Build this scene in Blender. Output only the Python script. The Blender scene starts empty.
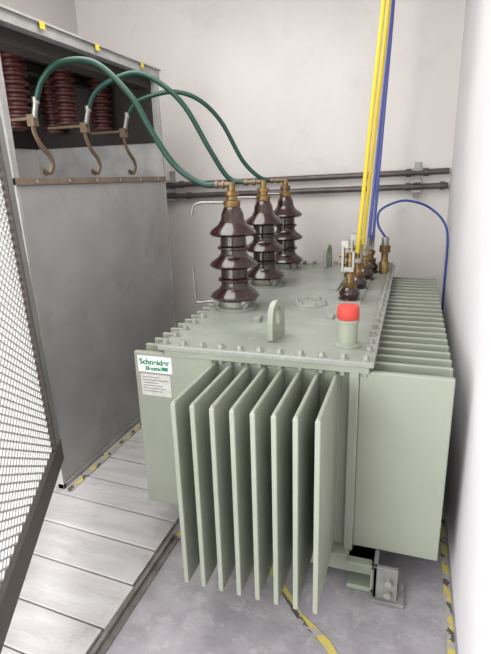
import bpy, bmesh, math, random
from mathutils import Vector, Matrix
random.seed(4)
S=1.4
sc=bpy.context.scene
sc.view_settings.view_transform='Standard'
def V(p): return Vector((p[0]*S,p[1]*S,(p[2]+1)*S))
def lin(c):
    r=[]
    for v in c:
        v/=255.0
        r.append(v/12.92 if v<=0.04045 else ((v+0.055)/1.055)**2.4)
    return (r[0],r[1],r[2],1)
def mat(name,c1,c2=None,scale=6,rough=.6,metal=0,bump=0,bscale=40,detail=6,lo=.35,hi=.65,coat=0,stretch=None,grime=None,gs=3,glo=.5,ghi=.75):
    m=bpy.data.materials.new(name); m.use_nodes=True
    nt=m.node_tree; b=nt.nodes['Principled BSDF']
    b.inputs['Roughness'].default_value=rough; b.inputs['Metallic'].default_value=metal
    b.inputs['Coat Weight'].default_value=coat
    tc=nt.nodes.new('ShaderNodeTexCoord'); src=tc.outputs['Object']; raw=src
    if stretch:
        mp=nt.nodes.new('ShaderNodeMapping'); mp.inputs['Scale'].default_value=stretch
        nt.links.new(src,mp.inputs['Vector']); src=mp.outputs['Vector']
    if c2 is None: b.inputs['Base Color'].default_value=lin(c1)
    else:
        n=nt.nodes.new('ShaderNodeTexNoise'); n.inputs['Scale'].default_value=scale; n.inputs['Detail'].default_value=detail
        nt.links.new(src,n.inputs['Vector'])
        r=nt.nodes.new('ShaderNodeValToRGB'); r.color_ramp.elements[0].position=lo; r.color_ramp.elements[1].position=hi
        r.color_ramp.elements[0].color=lin(c1); r.color_ramp.elements[1].color=lin(c2)
        nt.links.new(n.outputs['Fac'],r.inputs['Fac']); out=r.outputs['Color']
        if grime:
            g=nt.nodes.new('ShaderNodeTexNoise'); g.inputs['Scale'].default_value=gs; g.inputs['Detail'].default_value=14; g.inputs['Roughness'].default_value=.72
            nt.links.new(raw,g.inputs['Vector'])
            gr=nt.nodes.new('ShaderNodeMapRange'); gr.inputs[1].default_value=glo; gr.inputs[2].default_value=ghi
            nt.links.new(g.outputs['Fac'],gr.inputs[0])
            mx=nt.nodes.new('ShaderNodeMix'); mx.data_type='RGBA'
            nt.links.new(gr.outputs[0],mx.inputs[0]); nt.links.new(out,mx.inputs[6]); mx.inputs[7].default_value=lin(grime); out=mx.outputs[2]
        nt.links.new(out,b.inputs['Base Color'])
    if bump:
        n2=nt.nodes.new('ShaderNodeTexNoise'); n2.inputs['Scale'].default_value=bscale; n2.inputs['Detail'].default_value=5
        nt.links.new(src,n2.inputs['Vector'])
        bp=nt.nodes.new('ShaderNodeBump'); bp.inputs['Strength'].default_value=bump; bp.inputs['Distance'].default_value=.01
        nt.links.new(n2.outputs['Fac'],bp.inputs['Height']); nt.links.new(bp.outputs['Normal'],b.inputs['Normal'])
    return m
M={}
M['wall']=mat('plaster_cream',(216,211,207),(225,221,217),1.5,.9,bump=.2,bscale=9,grime=(203,194,187),gs=2.2,glo=.55,ghi=.88)
M['wallr']=mat('plaster_white',(220,217,221),(228,225,228),2,.9,bump=.25,bscale=9)
M['ceil']=mat('ceiling_paint',(226,223,220),rough=.9)
M['conc']=mat('painted_concrete',(138,134,138),(160,156,160),9,.85,bump=.2,bscale=60,detail=12,grime=(180,176,175),gs=14,glo=.52,ghi=.75)
M['plank']=mat('painted_board',(172,169,169),(190,188,187),4,.8,bump=.15,bscale=20,stretch=(1,4,1),detail=10,grime=(136,130,127),gs=7,glo=.56,ghi=.83)
M['tank']=mat('grey_green_paint',(144,149,134),(151,156,142),3,.45,bump=.05,bscale=200)
M['plate']=mat('lid_paint',(134,138,129),(150,154,146),5,.36,bump=.05,bscale=100,detail=10,grime=(172,174,167),gs=9,glo=.55,ghi=.8)
M['bolt']=mat('zinc_bolt',(160,161,152),rough=.4,metal=.4)
M['galv']=mat('galvanised',(148,148,146),(172,171,168),8,.55,metal=.1,bump=.05,detail=10)
M['foot']=mat('bracket_grey',(118,118,116),(142,141,138),12,.55,metal=.2)
M['panel']=mat('galvanised_sheet',(146,146,145),(163,162,160),4,.5,metal=.1,detail=12,lo=.3,hi=.7,grime=(132,127,121),gs=2.5,glo=.5,ghi=.8)
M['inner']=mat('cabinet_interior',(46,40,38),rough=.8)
M['porc']=mat('brown_porcelain',(46,27,23),rough=.2,coat=.4)
M['red']=mat('resin_brown_red',(76,34,29),rough=.45)
M['brass']=mat('brass',(160,132,88),(118,96,64),20,.4,metal=.85)
M['steel']=mat('steel',(150,148,142),rough=.4,metal=.8)
M['copper']=mat('bronze_bar',(112,96,78),rough=.45,metal=.6)
M['green']=mat('green_cable',(16,62,50),rough=.42)
M['yellow']=mat('yellow_cable',(214,188,46),rough=.5)
M['cream']=mat('white_cable',(205,200,190),rough=.5)
M['blue']=mat('blue_cable',(76,84,146),rough=.5)
M['blue2']=mat('blue_wire',(36,72,140),rough=.5)
M['pipe']=mat('dark_conduit',(94,86,86),(78,70,70),10,.32,metal=.1)
M['redcap']=mat('red_plastic',(196,68,56),rough=.65)
M['white']=mat('label_white',(236,238,236),rough=.4)
M['greyl']=mat('plate_grey',(206,206,200),(186,186,180),60,.35)
M['ltext']=mat('label_green',(20,130,90),rough=.5)
M['dtext']=mat('label_dark',(90,92,88),rough=.5)
M['frame']=mat('door_frame_grey',(122,121,119),(140,139,137),10,.5,metal=.1)
M['framed']=mat('door_rail_dark',(84,77,73),rough=.6,metal=.1)
M['mesh']=mat('mesh_wire',(192,191,189),rough=.5)
M['rust']=mat('brown_rail',(126,110,96),(104,90,80),12,.7)
M['trim']=mat('floor_edge_metal',(124,117,112),(92,86,82),12,.7)
def tape():
    m=bpy.data.materials.new('hazard_tape'); m.use_nodes=True; nt=m.node_tree; b=nt.nodes['Principled BSDF']
    tc=nt.nodes.new('ShaderNodeTexCoord'); sx=nt.nodes.new('ShaderNodeSeparateXYZ'); nt.links.new(tc.outputs['Object'],sx.inputs[0])
    def mth(op,a,bb):
        n=nt.nodes.new('ShaderNodeMath'); n.operation=op
        for i,v in enumerate((a,bb)):
            if isinstance(v,(int,float)): n.inputs[i].default_value=v
            elif v is not None: nt.links.new(v,n.inputs[i])
        return n.outputs[0]
    s=mth('ADD',sx.outputs[0],sx.outputs[1]); s=mth('ADD',s,sx.outputs[2]); s=mth('MULTIPLY',s,9); s=mth('FRACT',s,None); s=mth('GREATER_THAN',s,.6)
    n=nt.nodes.new('ShaderNodeTexNoise'); n.inputs['Scale'].default_value=25; n.inputs['Detail'].default_value=8
    nt.links.new(tc.outputs['Object'],n.inputs['Vector'])
    w=mth('GREATER_THAN',n.outputs['Fac'],.53)
    mx=nt.nodes.new('ShaderNodeMix'); mx.data_type='RGBA'; mx.inputs[6].default_value=lin((196,180,92)); mx.inputs[7].default_value=lin((82,80,74))
    nt.links.new(s,mx.inputs[0])
    m2=nt.nodes.new('ShaderNodeMix'); m2.data_type='RGBA'; nt.links.new(w,m2.inputs[0]); nt.links.new(mx.outputs[2],m2.inputs[6]); m2.inputs[7].default_value=lin((162,157,150))
    nt.links.new(m2.outputs[2],b.inputs['Base Color']); b.inputs['Roughness'].default_value=.7
    return m
M['tape']=tape()

def link(o,parent=None):
    sc.collection.objects.link(o)
    if parent is not None:
        o.parent=parent; o.matrix_parent_inverse=Matrix.Translation(-parent.location)
    return o
def empty(name,p):
    e=bpy.data.objects.new(name,None); e.location=V(p); e.empty_display_size=.1; sc.collection.objects.link(e); return e
def fin(name,bm,m,parent=None,smooth=False,bevel=0):
    bmesh.ops.recalc_face_normals(bm,faces=bm.faces)
    me=bpy.data.meshes.new(name); bm.to_mesh(me); bm.free(); me.materials.append(M[m])
    if smooth:
        for f in me.polygons: f.use_smooth=True
        if hasattr(me,'set_sharp_from_angle'): me.set_sharp_from_angle(angle=math.radians(50))
    o=bpy.data.objects.new(name,me); link(o,parent)
    if bevel:
        md=o.modifiers.new('bevel','BEVEL'); md.width=bevel*S; md.segments=2; md.limit_method='ANGLE'
    return o
def addbox(bm,x0,x1,y0,y1,z0,z1):
    vs=[bm.verts.new(V((x,y,z))) for z in (z0,z1) for y in (y0,y1) for x in (x0,x1)]
    for f in ((0,1,3,2),(4,5,7,6),(0,1,5,4),(2,3,7,6),(0,2,6,4),(1,3,7,5)): bm.faces.new([vs[i] for i in f])
def boxes(name,L,m,parent=None,bevel=0):
    bm=bmesh.new()
    for b in L: addbox(bm,*b)
    return fin(name,bm,m,parent,bevel=bevel)
def addcyl(bm,p0,p1,r,seg=12,r2=None):
    a=V(p0); b=V(p1); d=(b-a); q=d.to_track_quat('Z','Y'); r2=r if r2 is None else r2
    c0=[];c1=[]
    for i in range(seg):
        t=2*math.pi*i/seg; v=Vector((math.cos(t),math.sin(t),0))
        c0.append(bm.verts.new(a+q@(v*r*S))); c1.append(bm.verts.new(b+q@(v*r2*S)))
    for i in range(seg):
        j=(i+1)%seg; bm.faces.new((c0[i],c0[j],c1[j],c1[i]))
    bm.faces.new(c0[::-1]); bm.faces.new(c1)
def cyls(name,L,m,parent=None,seg=12):
    bm=bmesh.new()
    for c in L: addcyl(bm,c[0],c[1],c[2],seg,c[3] if len(c)>3 else None)
    return fin(name,bm,m,parent,smooth=seg>6)
def addlathe(bm,c,prof,seg=32):
    rings=[]
    for r,z in prof:
        rings.append([bm.verts.new(V((c[0]+r*math.cos(2*math.pi*i/seg),c[1]+r*math.sin(2*math.pi*i/seg),c[2]+z))) for i in range(seg)])
    for a,b in zip(rings,rings[1:]):
        for i in range(seg):
            j=(i+1)%seg; bm.faces.new((a[i],a[j],b[j],b[i]))
    bm.faces.new(rings[0][::-1]); bm.faces.new(rings[-1])
def lathe(name,c,prof,m,parent=None,seg=32):
    bm=bmesh.new(); addlathe(bm,c,prof,seg); return fin(name,bm,m,parent,smooth=True)
def catmull(P,n=8):
    P=[Vector(p) for p in P]; Q=[P[0]*2-P[1]]+P+[P[-1]*2-P[-2]]; out=[]
    for i in range(1,len(Q)-2):
        a,b,c,d=Q[i-1:i+3]
        for k in range(n):
            t=k/n
            out.append(.5*((2*b)+(c-a)*t+(2*a-5*b+4*c-d)*t*t+(3*b-a-3*c+d)*t**3))
    out.append(P[-1]); return out
def tube(name,P,r,m,parent=None,seg=12,smooth=True,n=8,flat=1.0):
    pts=catmull(P,n) if smooth else [Vector(p) for p in P]
    W=[V(p) for p in pts]; bm=bmesh.new(); rings=[]
    up=Vector((0.13,.98,.1)).normalized()
    for i,p in enumerate(W):
        t=(W[min(i+1,len(W)-1)]-W[max(i-1,0)]).normalized()
        s=t.cross(up).normalized() if abs(t.dot(up))<.98 else t.cross(Vector((1,0,0))).normalized()
        u=s.cross(t).normalized()
        rings.append([bm.verts.new(p+(s*math.cos(2*math.pi*k/seg)*flat+u*math.sin(2*math.pi*k/seg))*r*S) for k in range(seg)])
    for a,b in zip(rings,rings[1:]):
        for k in range(seg):
            j=(k+1)%seg; bm.faces.new((a[k],a[j],b[j],b[k]))
    bm.faces.new(rings[0][::-1]); bm.faces.new(rings[-1])
    return fin(name,bm,m,parent,smooth=True)

# ---------- room ----------
RX=.155; BY=2.53; LX=-1.75; FY=-.7; CZ=.95
boxes('wall_back',[(LX-.1,RX+.1,BY,BY+.1,-1.05,CZ+.05)],'wall')
boxes('wall_right',[(RX,RX+.1,FY,BY,-1.05,CZ+.05)],'wallr')
boxes('wall_left',[(LX-.1,LX,FY,BY,-1.05,CZ+.05)],'wall')
boxes('wall_front_light_block',[(-.42,RX+.1,FY-.1,FY,-1.05,CZ+.05),(LX-.1,-.42,FY-.1,FY,.78,CZ+.05)],'wall')  # unseen wall added to keep front light off the fins' right-hand faces
boxes('ceiling',[(LX,RX,FY,BY,CZ,CZ+.05)],'ceil')
boxes('floor',[(LX,RX,FY,BY,-1.06,-1.0)],'conc')
bm=bmesh.new()
def addplank(x0,x1,y,w,dz):
    k=-.06
    vs=[bm.verts.new(V((x,yy+k*(x+1.1),z))) for z in (-1.0,-.988+dz) for yy in (y,y+w) for x in (x0,x1)]
    for f in ((0,1,3,2),(4,5,7,6),(0,1,5,4),(2,3,7,6),(0,2,6,4),(1,3,7,5)): bm.faces.new([vs[i] for i in f])
y=FY+.06
while y<BY-.2:
    w=random.uniform(.11,.145)
    x=LX+.001
    for xe in [random.choice([-1.3,-1.45]),-.612-random.choice([0,0,.006])]:
        addplank(x,xe-.003,y,w-.005,random.uniform(-.0012,.0012)); x=xe
    y+=w
fin('wooden_floor_boards',bm,'plank',None,bevel=.002)
boxes('trim_1',[(-.610,-.600,FY,1.06,-1.0,-.984),(-.600,-.585,FY,1.06,-1.0,-.996)],'trim')
def strip(name,pts,w,z=-.9985):
    bm=bmesh.new(); L=[];R=[]
    for i,p in enumerate(pts):
        a=Vector(pts[max(0,i-1)]); b=Vector(pts[min(len(pts)-1,i+1)]); d=(b-a).normalized(); n=Vector((-d.y,d.x))
        q=Vector(p); l=q+n*w/2; r=q-n*w/2
        L.append(l);R.append(r)
    for i in range(len(pts)-1):
        bm.faces.new([bm.verts.new(V((v.x,v.y,z))) for v in (L[i],R[i],R[i+1],L[i+1])])
    bmesh.ops.remove_doubles(bm,verts=bm.verts,dist=1e-5)
    return fin(name,bm,'tape')
strip('floor_tape',[(-1.037,1.15),(-1.036,1.5),(-1.037,2.05)],.022,-.985)
strip('floor_tape',[(-.33,1.07),(-.26,.98),(-.19,.90),(-.12,.85),(-.04,.74)],.020)
strip('floor_tape',[(.141,.4),(.141,1.2),(.141,2.3)],.016)
strip('floor_tape',[(-.592,1.06),(-.59,1.15),(-.592,1.3)],.018,-.9955)

# ---------- transformer ----------
T=empty('power_transformer',(-.3,1.6,-1))
TZ=-.428; BZ=-.905; TY=1.08; TB=2.31
boxes('tank',[(-.565,-.09,TY,TB,-.92,-.425)],'tank',T,.004)
boxes('tank_rim',[(-.583,-.07,TY-.022,TB+.02,-.431,-.415)],'tank',T,.002)
boxes('lid',[(-.597,-.060,TY-.03,TB+.03,-.413,-.40)],'plate',T,.002)
L=[]
y=TY+.05
while y<TB-.02:
    L.append((-.678,-.562,y,y+.010,-.89,TZ)); y+=.050
L.append((-.678,-.455,TY-.014,TY+.002,-.89,TZ))
boxes('cooling_fins_left',L,'tank',T,.003)
L=[]
y=TY+.052
while y<TB-.1:
    L.append((-.092,.111,y,y+.011,BZ,TZ)); y+=.053
L.append((-.092,.111,TY-.014,TY+.002,BZ,TZ))
boxes('cooling_fins_right',L,'tank',T,.003)
boxes('fin_tie_bars',[(.100,.108,TY,TB-.1,z,z+.008) for z in (-.50,-.83)]+[(-.675,-.667,TY,TB-.03,z,z+.008) for z in (-.50,-.83)],'tank',T)
L=[];E=[]
for i in range(8):
    x=-.446+i*(.302/7)
    L.append((x-.0045,x+.0045,.828,TY+.001,-.903,-.437))
    E.append((x-.0056,x+.0056,.826,.836,-.899,-.441))
boxes('cooling_fins_front',L,'tank',T,.0035)
boxes('front_fin_edges',E,'tank',T,.002)
boxes('fin_back_corrugation',[(-.46,-.135,TY-.008,TY+.001,-.90,-.437)],'tank',T)
boxes('corner_post',[(-.115,-.092,TY-.02,TY+.001,-.92,-.43)],'tank',T,.003)
boxes('cooling_fins_back',[(-.52+i*.045,-.510+i*.045,TB-.001,TB+.1,BZ,TZ-.01) for i in range(9)],'tank',T,.003)
L=[];
n=11
for i in range(n):
    x=-.58+i*(.50/(n-1)); L+= [((x,TY-.012,-.40),(x,TY-.012,-.388),.0085),((x,TB+.012,-.40),(x,TB+.012,-.388),.0085)]
n=20
for i in range(1,n):
    yy=TY-.012+i*((TB-TY+.024)/n)
    for x in (-.583,-.078):
        if x<-.5 and min(abs(yy-b) for b in (1.455,1.807,2.165))<.075: continue
        L.append(((x,yy,-.40),(x,yy,-.388),.0085))
cyls('lid_bolts',L,'bolt',T,6)
cyls('lid_washers',[((a[0],a[1],-.401),(a[0],a[1],-.3975),.012) for a,b,r in L],'bolt',T,14)
cyls('rim_bolt_nuts',[((a[0],a[1],-.431),(a[0],a[1],-.440),.008) for a,b,r in L if a[1]<TY and a[0]>-.45],'bolt',T,6)
def lug(name,x,y,ang,sc_=1.0):
    bm=bmesh.new(); out=[];inn=[]
    N=24; zc=.066
    for k in range(N):
        t=2*math.pi*k/N
        c,s=math.cos(t),math.sin(t)
        r=.036
        oy=r*c; oz=zc+r*s
        if s<0: oy=.038*(1 if c>0 else -1) if abs(c)>.3 else .038*c/.3; oz=max(0,zc+ r*s*2.0)
        out.append((oy,oz)); inn.append((.015*c,zc-.002+.024*s))
    def mk(p,dx):
        q=Vector((dx,p[0],0)); q.rotate(Matrix.Rotation(ang,3,'Z'))
        return bm.verts.new(V((x+q.x,y+q.y,-.40+p[1])))
    o0=[mk(p,-.007) for p in out]; i0=[mk(p,-.007) for p in inn]; o1=[mk(p,.007) for p in out]; i1=[mk(p,.007) for p in inn]
    for k in range(N):
        j=(k+1)%N
        for q in ((o0[k],o0[j],i0[j],i0[k]),(o1[k],o1[j],i1[j],i1[k]),(o0[k],o0[j],o1[j],o1[k]),(i0[k],i0[j],i1[j],i1[k])):
            try: bm.faces.new(q)
            except ValueError: pass
    return fin(name,bm,'tank',T)
lug('lifting_lug_front',-.316,1.175,math.radians(-10))
lug('lifting_lug_rear',-.355,2.24,math.radians(-12))
lathe('valve_body',(-.132,1.16,-.402),[(.034,0),(.034,.008),(.024,.01),(.024,.062),(.027,.064),(.027,.07),(.02,.072)],'tank',T)
lathe('valve_cap',(-.132,1.16,-.402),[(.024,.070),(.0265,.073),(.0265,.097),(.024,.103),(.01,.105)],'redcap',T)
lathe('lid_cover',(-.3,1.55,-.402),[(.055,0),(.055,.006),(.05,.008)],'plate',T)
cyls('lid_cover_bolts',[((-.3+.045*math.cos(k),1.55+.045*math.sin(k),-.395),(-.3+.045*math.cos(k),1.55+.045*math.sin(k),-.386),.006) for k in [i*math.pi/3 for i in range(6)]],'bolt',T,6)
boxes('lid_terminal_strip',[(-.27,-.24,1.75,1.95,-.402,-.39),(-.42,-.40,1.3,1.34,-.402,-.385),(-.22,-.20,1.38,1.42,-.402,-.39),(-.225,-.14,1.57,2.2,-.402,-.394)],'plate',T,.002)
prof=[(.04,.028),(.072,.036),(.079,.043),(.072,.053),(.05,.068),(.043,.08),(.043,.09),(.052,.094),(.052,.1),(.043,.105),(.042,.134),(.07,.137),(.077,.144),(.07,.154),(.048,.169),(.041,.18),(.041,.19),(.050,.194),(.050,.2),(.041,.205),(.04,.232),(.067,.235),(.074,.242),(.067,.252),(.045,.268),(.036,.283),(.034,.30),(.026,.318),(.022,.322)]
BP=[(-.527,1.455),(-.53,1.807),(-.534,2.165)]
for i,(x,y) in enumerate(BP):
    lathe(f'hv_bushing_{i+1}',(x,y,-.402),prof,'porc',T,40)
    lathe(f'hv_bushing_flange_{i+1}',(x,y,-.402),[(.066,0),(.066,.01),(.05,.014),(.05,.03),(.03,.032)],'bolt',T)
    ks=[math.pi/4+j*math.pi/2 for j in range(4)]
    cyls(f'hv_flange_studs_{i+1}',[((x+.062*math.cos(k),y+.062*math.sin(k),-.395),(x+.062*math.cos(k),y+.062*math.sin(k),-.352),.005) for k in ks]+[((x+.062*math.cos(k),y+.062*math.sin(k),-.378),(x+.062*math.cos(k),y+.062*math.sin(k),-.366),.010) for k in ks]+[((x+.04*math.cos(k),y+.04*math.sin(k),-.372),(x+.074*math.cos(k),y+.074*math.sin(k),-.380),.009) for k in ks],'bolt',T,6)
    lathe(f'hv_terminal_{i+1}',(x,y,-.402),[(.024,.32),(.026,.326),(.026,.338),(.017,.342),(.017,.352),(.022,.354),(.022,.366),(.012,.368),(.012,.392),(.008,.394)],'brass',T,16)
    tube(f'arcing_horn_{i+1}',[(x,y,-.07),(x-.04,y-.004,-.068),(x-.10,y-.01,-.068),(x-.125,y-.012,-.080),(x-.130,y-.012,-.105)],.0042,'steel',T,8)
    tube(f'lower_horn_{i+1}',[(x-.04,y,-.382),(x-.09,y-.01,-.382),(x-.128,y-.012,-.385),(x-.134,y-.012,-.36),(x-.138,y-.012,-.27)],.0042,'steel',T,8)
for i,y in enumerate((1.62,1.80,1.98,2.14)):
    x=-.183+.008*i
    lathe(f'lv_bushing_{i+1}',(x,y,-.402),[(.036,0),(.036,.012),(.03,.016),(.034,.022),(.034,.032),(.024,.045),(.02,.05)],'porc',T,24)
    lathe(f'lv_stem_{i+1}',(x,y,-.402),[(.02,.045),(.024,.05),(.024,.062),(.014,.064),(.014,.08),(.02,.082),(.02,.095),(.012,.097),(.012,.16),(.008,.162)],'brass',T,8)
    boxes(f'lv_flag_{i+1}',[(x-.03,x+.012,y-.012,y+.012,-.302,-.286),(x-.028,x-.02,y-.014,y+.014,-.302,-.22),(x+.006,x+.014,y-.014,y+.014,-.29,-.235),(x-.03,x-.006,y-.01,y+.01,-.225,-.20)],'steel',T,.001)
    cyls(f'lv_nuts_{i+1}',[((x-.036,y,-.25),(x-.012,y,-.25),.008),((x-.036,y,-.275),(x-.012,y,-.275),.008),((x,y-.02,-.262),(x,y+.02,-.262),.007)],'brass',T,6)
lathe('thermometer_pocket',(-.10,2.12,-.402),[(.02,0),(.02,.05),(.014,.055),(.014,.09),(.022,.092),(.022,.12),(.01,.122)],'brass',T,16)
lathe('thermometer_pocket_cap',(-.10,2.12,-.402),[(.015,.12),(.015,.15),(.01,.155)],'steel',T,16)
boxes('skid_channels',[(-.545,-.475,1.02,2.3,-.998,-.985),(-.545,-.533,1.02,2.3,-.998,-.918),(-.545,-.475,1.02,2.3,-.93,-.918),
  (-.10,-.03,1.02,2.3,-.998,-.985),(-.042,-.03,1.02,2.3,-.998,-.918),(-.10,-.03,1.02,2.3,-.93,-.918)],'tank',T,.002)
boxes('base_crossbeam',[(-.56,-.03,1.04,1.09,-.965,-.918),(-.56,-.03,2.15,2.2,-.965,-.918)],'tank',T,.002)
boxes('foot_bracket',[(-.035,.022,1.0,1.012,-.998,-.90),(-.035,-.025,1.0,1.06,-.998,-.90),(-.035,.04,.99,1.07,-.998,-.988)],'foot',T,.002)
cyls('foot_bolts',[((.0,.985,-.93),(.0,1.0,-.93),.009),((.0,.985,-.965),(.0,1.0,-.965),.009),((.03,1.04,-.99),(.03,1.04,-.965),.008)],'bolt',T,6)
boxes('maker_label',[(-.667,-.568,TY-.0155,TY-.0138,-.483,-.438)],'white',T)
boxes('rating_plate',[(-.662,-.574,TY-.0155,TY-.0138,-.55,-.489)],'greyl',T)
boxes('rating_plate_lines',[(-.656,-.656+random.uniform(.04,.075),TY-.0160,TY-.0150,-.498-.008*k,-.4965-.008*k) for k in range(6)],'dtext',T)
def text(name,s,x,z,size):
    c=bpy.data.curves.new(name,'FONT'); c.body=s; c.size=size*S; c.extrude=.0006; c.offset=.0008
    o=bpy.data.objects.new(name,c); c.materials.append(M['ltext'])
    o.rotation_euler=(math.pi/2,0,0); o.location=V((x,TY-.0162,z)); link(o,T)
text('label_text_1','Schneider',-.662,-.461,.022)
text('label_text_2','Electric',-.645,-.477,.015)
boxes('label_logo',[(-.598,-.580,TY-.0165,TY-.0150,-.476,-.466)],'ltext',T)

# ---------- HV cables ----------
C=[[(-.527,1.45,-.016),(-.575,1.447,-.016),(-.607,1.44,-.014),(-.66,1.435,.012),(-.713,1.43,.061),(-.77,1.42,.155),(-.82,1.41,.2475),(-.915,1.39,.338),(-1.022,1.37,.345),(-1.086,1.36,.302),(-1.12,1.36,.245)],
[(-.53,1.807,-.014),(-.60,1.8,-.014),(-.66,1.79,.006),(-.7145,1.76,.1025),(-.79,1.73,.249),(-.866,1.70,.327),(-.944,1.67,.361),(-1.035,1.64,.335),(-1.09,1.63,.30),(-1.12,1.626,.25)],
[(-.534,2.165,-.012),(-.60,2.165,-.012),(-.65,2.15,.006),(-.717,2.13,.078),(-.792,2.09,.232),(-.867,2.04,.316),(-.954,1.99,.346),(-1.046,1.93,.325),(-1.09,1.90,.30),(-1.12,1.887,.255)]]
for i,P in enumerate(C):
    e=empty('high_voltage_cable',P[0])
    tube('sheath',P[1:],.009,'green',e)
    a,b=Vector(P[0]),Vector(P[1]); 
    cyls('lug_transformer_end',[(P[0],P[1],.008),(tuple(a.lerp(b,.4)),tuple(a.lerp(b,.55)),.012),(tuple(a.lerp(b,.8)),P[1],.0115)],'copper',e)
    q=Vector(P[-1]); 
    cyls('lug_cabinet_end',[(P[-1],tuple(q+Vector((-.015,0,-.045))),.009),(tuple(q+Vector((0,0,.012))),tuple(q+Vector((0,0,-.006))),.011)],'steel',e)

# ---------- LV cables ----------
e=empty('low_voltage_cables',(-.17,1.8,-.25))
def up(name,x0,y0,x1,y1,r,m,z0=-.25):
    zt=CZ; k=(x1-x0); j=y1-y0
    tube(name,[(x0,y0,z0),(x0+.08*k,y0+.1*j,-.18),(x0+.45*k,y0+.5*j,.2),(x0+.8*k,y0+.9*j,.55),(x0+k,y0+j,zt)],r,m,e)
up('cable_yellow_1',-.175,1.75,-.113,1.80,.0075,'yellow',-.26)
up('cable_yellow_2',-.163,1.80,-.102,1.86,.0065,'yellow',-.26)
up('cable_white',-.157,1.84,-.100,1.88,.004,'cream',-.26)
up('cable_blue_1',-.158,1.98,-.104,1.98,.0085,'blue',-.26)
up('cable_blue_2',-.150,2.12,-.104,2.05,.006,'blue',-.26)
e=empty('signal_wire',(-.10,2.12,-.26))
tube('wire',[(-.10,2.12,-.25),(-.135,2.16,-.20),(-.13,2.2,-.145),(-.054,2.2,-.109),(.01,2.22,-.115),(.067,2.25,-.141),(.12,2.22,-.19),(.143,2.2,-.26),(.146,2.2,-.45),(.146,2.2,-.95)],.0048,'blue2',e)

# ---------- wall pipes ----------
e=empty('wall_conduit_pipes',(-.5,BY-.02,-.04)); PY=BY-.027
cyls('pipes',[((-1.34,PY,-.024),(.145,PY,.006),.0135),((-1.34,PY,-.082),(.145,PY,-.058),.0135)],'pipe',e,16)
cyls('couplings',[((x-.012,PY,zz),(x+.012,PY,zz+.0005),.018) for x,zz in ((-.03,.0025),(.045,.004),(-.03,-.0605),(.12,-.058),(-1.19,-.021),(-1.15,-.079))],'pipe',e,16)
boxes('brackets',[(x-.014,x+.014,PY+.01,BY-.001,-.11,.05) for x in (-1.25,.008)]+[(x-.022,x+.022,PY-.02,PY+.012,z-.006+.022*(x+1.25)/1.4,z+.006+.022*(x+1.25)/1.4) for x in (-1.25,.008) for z in (-.055,-.004,-.1)],'galv',e,.001)

# ---------- switchgear cabinet ----------
G=empty('switchgear_cabinet',(-1.4,1.6,-.985))
x0,x1,y0,y1=-1.72,-1.06,1.155,2.06; zb=-.986; zm=.02; zt=.45
boxes('lower_body',[(x0,x1-.006,y0+.004,y1-.004,zb,zm-.01)],'panel',G)
boxes('front_panel',[(x1-.007,x1,y0+.012,y1-.012,zb+.02,zm-.02)],'panel',G,.002)
boxes('frame',[(x1-.02,x1+.003,y0,y0+.012,zb,zm),(x1-.02,x1+.003,y1-.012,y1,zb,zt),(x1-.03,x1+.003,y0,y1,zb,zb+.018),
   (x1-.025,x1-.0,y0-.0,y0+.02,zm,zt)],'galv',G,.001)
boxes('mid_rail',[(x1-.03,x1+.006,y0,y1,zm-.02,zm)],'rust',G,.001)
boxes('top_beam',[(x1-.03,x1+.006,y0-.02,y1+.01,zt-.035,zt),(x1-.01,x1+.014,y0-.02,y1+.01,zt-.006,zt)],'galv',G,.001)
cyls('mid_rail_screws',[((x1+.004,y0+.08+k*.15,zm-.01),(x1+.009,y0+.08+k*.15,zm-.01),.005) for k in range(6)],'bolt',G,8)
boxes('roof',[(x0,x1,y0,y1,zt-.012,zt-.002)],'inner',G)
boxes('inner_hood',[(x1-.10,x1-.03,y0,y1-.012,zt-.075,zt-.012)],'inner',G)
boxes('far_side_panel',[(x0,x1-.01,y1-.01,y1,zm,zt)],'galv',G)
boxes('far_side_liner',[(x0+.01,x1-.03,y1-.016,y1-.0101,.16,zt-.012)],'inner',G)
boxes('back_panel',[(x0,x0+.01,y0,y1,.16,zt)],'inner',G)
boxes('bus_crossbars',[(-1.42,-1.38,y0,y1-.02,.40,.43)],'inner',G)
for i,y in enumerate((1.23,1.486,1.745,1.98)):
    pr=[]; z=0
    for k in range(8):
        pr+=[(.030,z),(.045,z+.006),(.045,z+.013),(.030,z+.019)]; z+=.026
    pr.append((.03,z+.015))
    lathe(f'insulator_{i+1}',(-1.30,y,.215),pr,'red',G,28)
    lathe(f'insulator_rear_{i+1}',(-1.55,y,.215),pr,'red',G,28)
for i,y in enumerate((1.36,1.626,1.887)):
    tube(f'bronze_bar_{i+1}',[(-1.14,y,.20),(-1.142,y+.0,.16),(-1.14,y+.02,.12),(-1.14,y+.055,.09),(-1.14,y+.065,.06),(-1.14,y+.04,.035),(-1.14,y+.01,.045)],.009,'copper',G,8,flat=.5)
    boxes(f'terminal_block_{i+1}',[(-1.30,-1.13,y-.006,y+.006,.194,.203),(-1.155,-1.13,y-.012,y+.012,.175,.21)],'copper',G,.001)
boxes('yellow_marks',[(x1+.0145,x1+.0155,y,y+.022,zt-.022,zt-.004) for y in (1.33,1.6,1.9)]+[(x1-.008,x1+.0138,y,y+.022,zt-.0001,zt+.0008) for y in (1.33,1.6,1.9)],'yellow',G)

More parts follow.
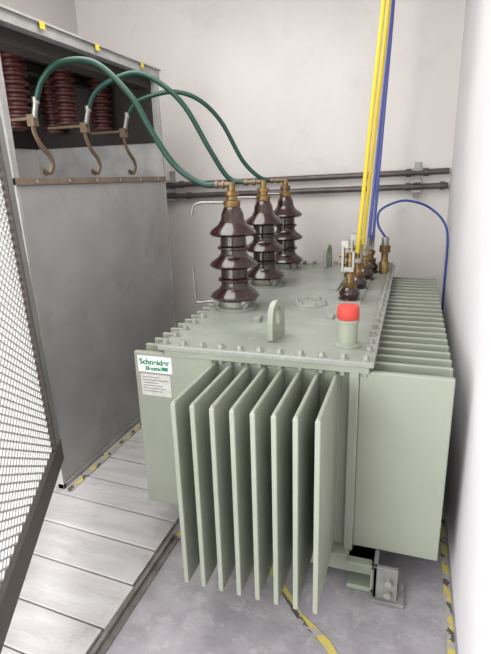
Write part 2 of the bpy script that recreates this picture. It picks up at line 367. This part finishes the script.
# ---------- mesh door ----------
D=empty('mesh_cabinet_door',(-1.03,1.12,-.84))
hx,hy=-1.028,1.125; dx,dy=.325,-.60; ln=math.hypot(dx,dy); dx/=ln; dy/=ln; nx,ny=-dy,dx
W=.86; z0,z1=-.845,.44
def dp(u,w,z): return V((hx-.03*(z+.84)+dx*u+nx*w,hy+dy*u+ny*w,z))
def dbox(bm,u0,u1,w0,w1,a,b):
    vs=[bm.verts.new(dp(u,w,z)) for z in (a,b) for w in (w0,w1) for u in (u0,u1)]
    for f in ((0,1,3,2),(4,5,7,6),(0,1,5,4),(2,3,7,6),(0,2,6,4),(1,3,7,5)): bm.faces.new([vs[i] for i in f])
bm=bmesh.new()
dbox(bm,0,.07,-.012,.012,z0,z1); dbox(bm,W-.05,W,-.012,.012,z0,z1); dbox(bm,0,W,-.012,.012,z1-.05,z1)
fin('frame_stiles',bm,'frame',D,bevel=.002)
bm=bmesh.new(); dbox(bm,.0,W,-.014,.014,z0,z0+.07); dbox(bm,.067,.076,-.016,.016,z0+.07,z1-.05)
fin('frame_bottom_rail',bm,'framed',D,bevel=.002)
bm=bmesh.new(); ua,ub,za,zb2=.07,W-.05,z0+.07,z1-.05; st=.022; th=.0027
def clipseg(c,sg):
    k=.62
    (u1,a),(u2,b)=[(u,c+sg*k*(u-ua)) for u in (ua,ub)]
    if max(a,b)<=za or min(a,b)>=zb2: return None
    at=lambda z: u1+(z-a)/(b-a)*(u2-u1)
    ul,ur=u1,u2
    for zz in (za,zb2):
        if (a<zz)!=(b<zz):
            if (a<za and zz==za) or (a>zb2 and zz==zb2): ul=at(zz)
            else: ur=at(zz)
    return ul,a+(ul-u1)*(b-a)/(u2-u1),ur,a+(ur-u1)*(b-a)/(u2-u1)
for sg in (1,-1):
    c=za-1
    while c<zb2+1:
        r=clipseg(c,sg)
        if r:
            a,za_,b,zb_=r
            if b-a>.003:
                for w0,w1 in ((-.002,.002),):
                    v=[bm.verts.new(dp(u,w,z+t)) for w in (w0,w1) for (u,z,t) in ((a,za_,-th),(b,zb_,-th),(b,zb_,th),(a,za_,th))]
                    for f in ((0,1,2,3),(4,5,6,7),(0,1,5,4),(3,2,6,7)): bm.faces.new([v[i] for i in f])
        c+=st
fin('expanded_mesh',bm,'mesh',D)

# ---------- camera ----------
cam=bpy.data.cameras.new('camera'); co=bpy.data.objects.new('camera',cam); sc.collection.objects.link(co)
R=Vector((.949,.3137,-.0295)).normalized(); F=Vector((-.3085,.9061,-.2894)).normalized()
U=R.cross(F).normalized(); R=F.cross(U).normalized()
m=Matrix((R,U,-F)).transposed().to_4x4(); m.translation=V((0,0,0)); co.matrix_world=m
cam.sensor_fit='HORIZONTAL'; cam.sensor_width=36; cam.lens=36; cam.clip_start=.02
sc.camera=co
# ---------- light ----------
w=bpy.data.worlds.new('world'); sc.world=w; w.use_nodes=True
bg=w.node_tree.nodes['Background']; bg.inputs[0].default_value=(.97,.985,1,1); bg.inputs[1].default_value=2.0
def area(name,loc,tgt,sx,sy,pw,col=(1,1,1)):
    l=bpy.data.lights.new(name,'AREA'); l.shape='RECTANGLE'; l.size=sx; l.size_y=sy; l.energy=pw; l.color=col
    o=bpy.data.objects.new(name,l); o.location=V(loc); sc.collection.objects.link(o)
    o.rotation_euler=(V(tgt)-V(loc)).to_track_quat('-Z','Y').to_euler()
area('doorway_daylight',(-1.08,-.66,.0),(-.6,1.8,-.3),1.6,2.0,95,(.985,.995,1))
area('overhead_fill',(-.85,1.3,.9),(-.85,1.3,-1),1.2,1.4,35,(1,.995,.985))  # unseen area light below the ceiling, brightens the room from above
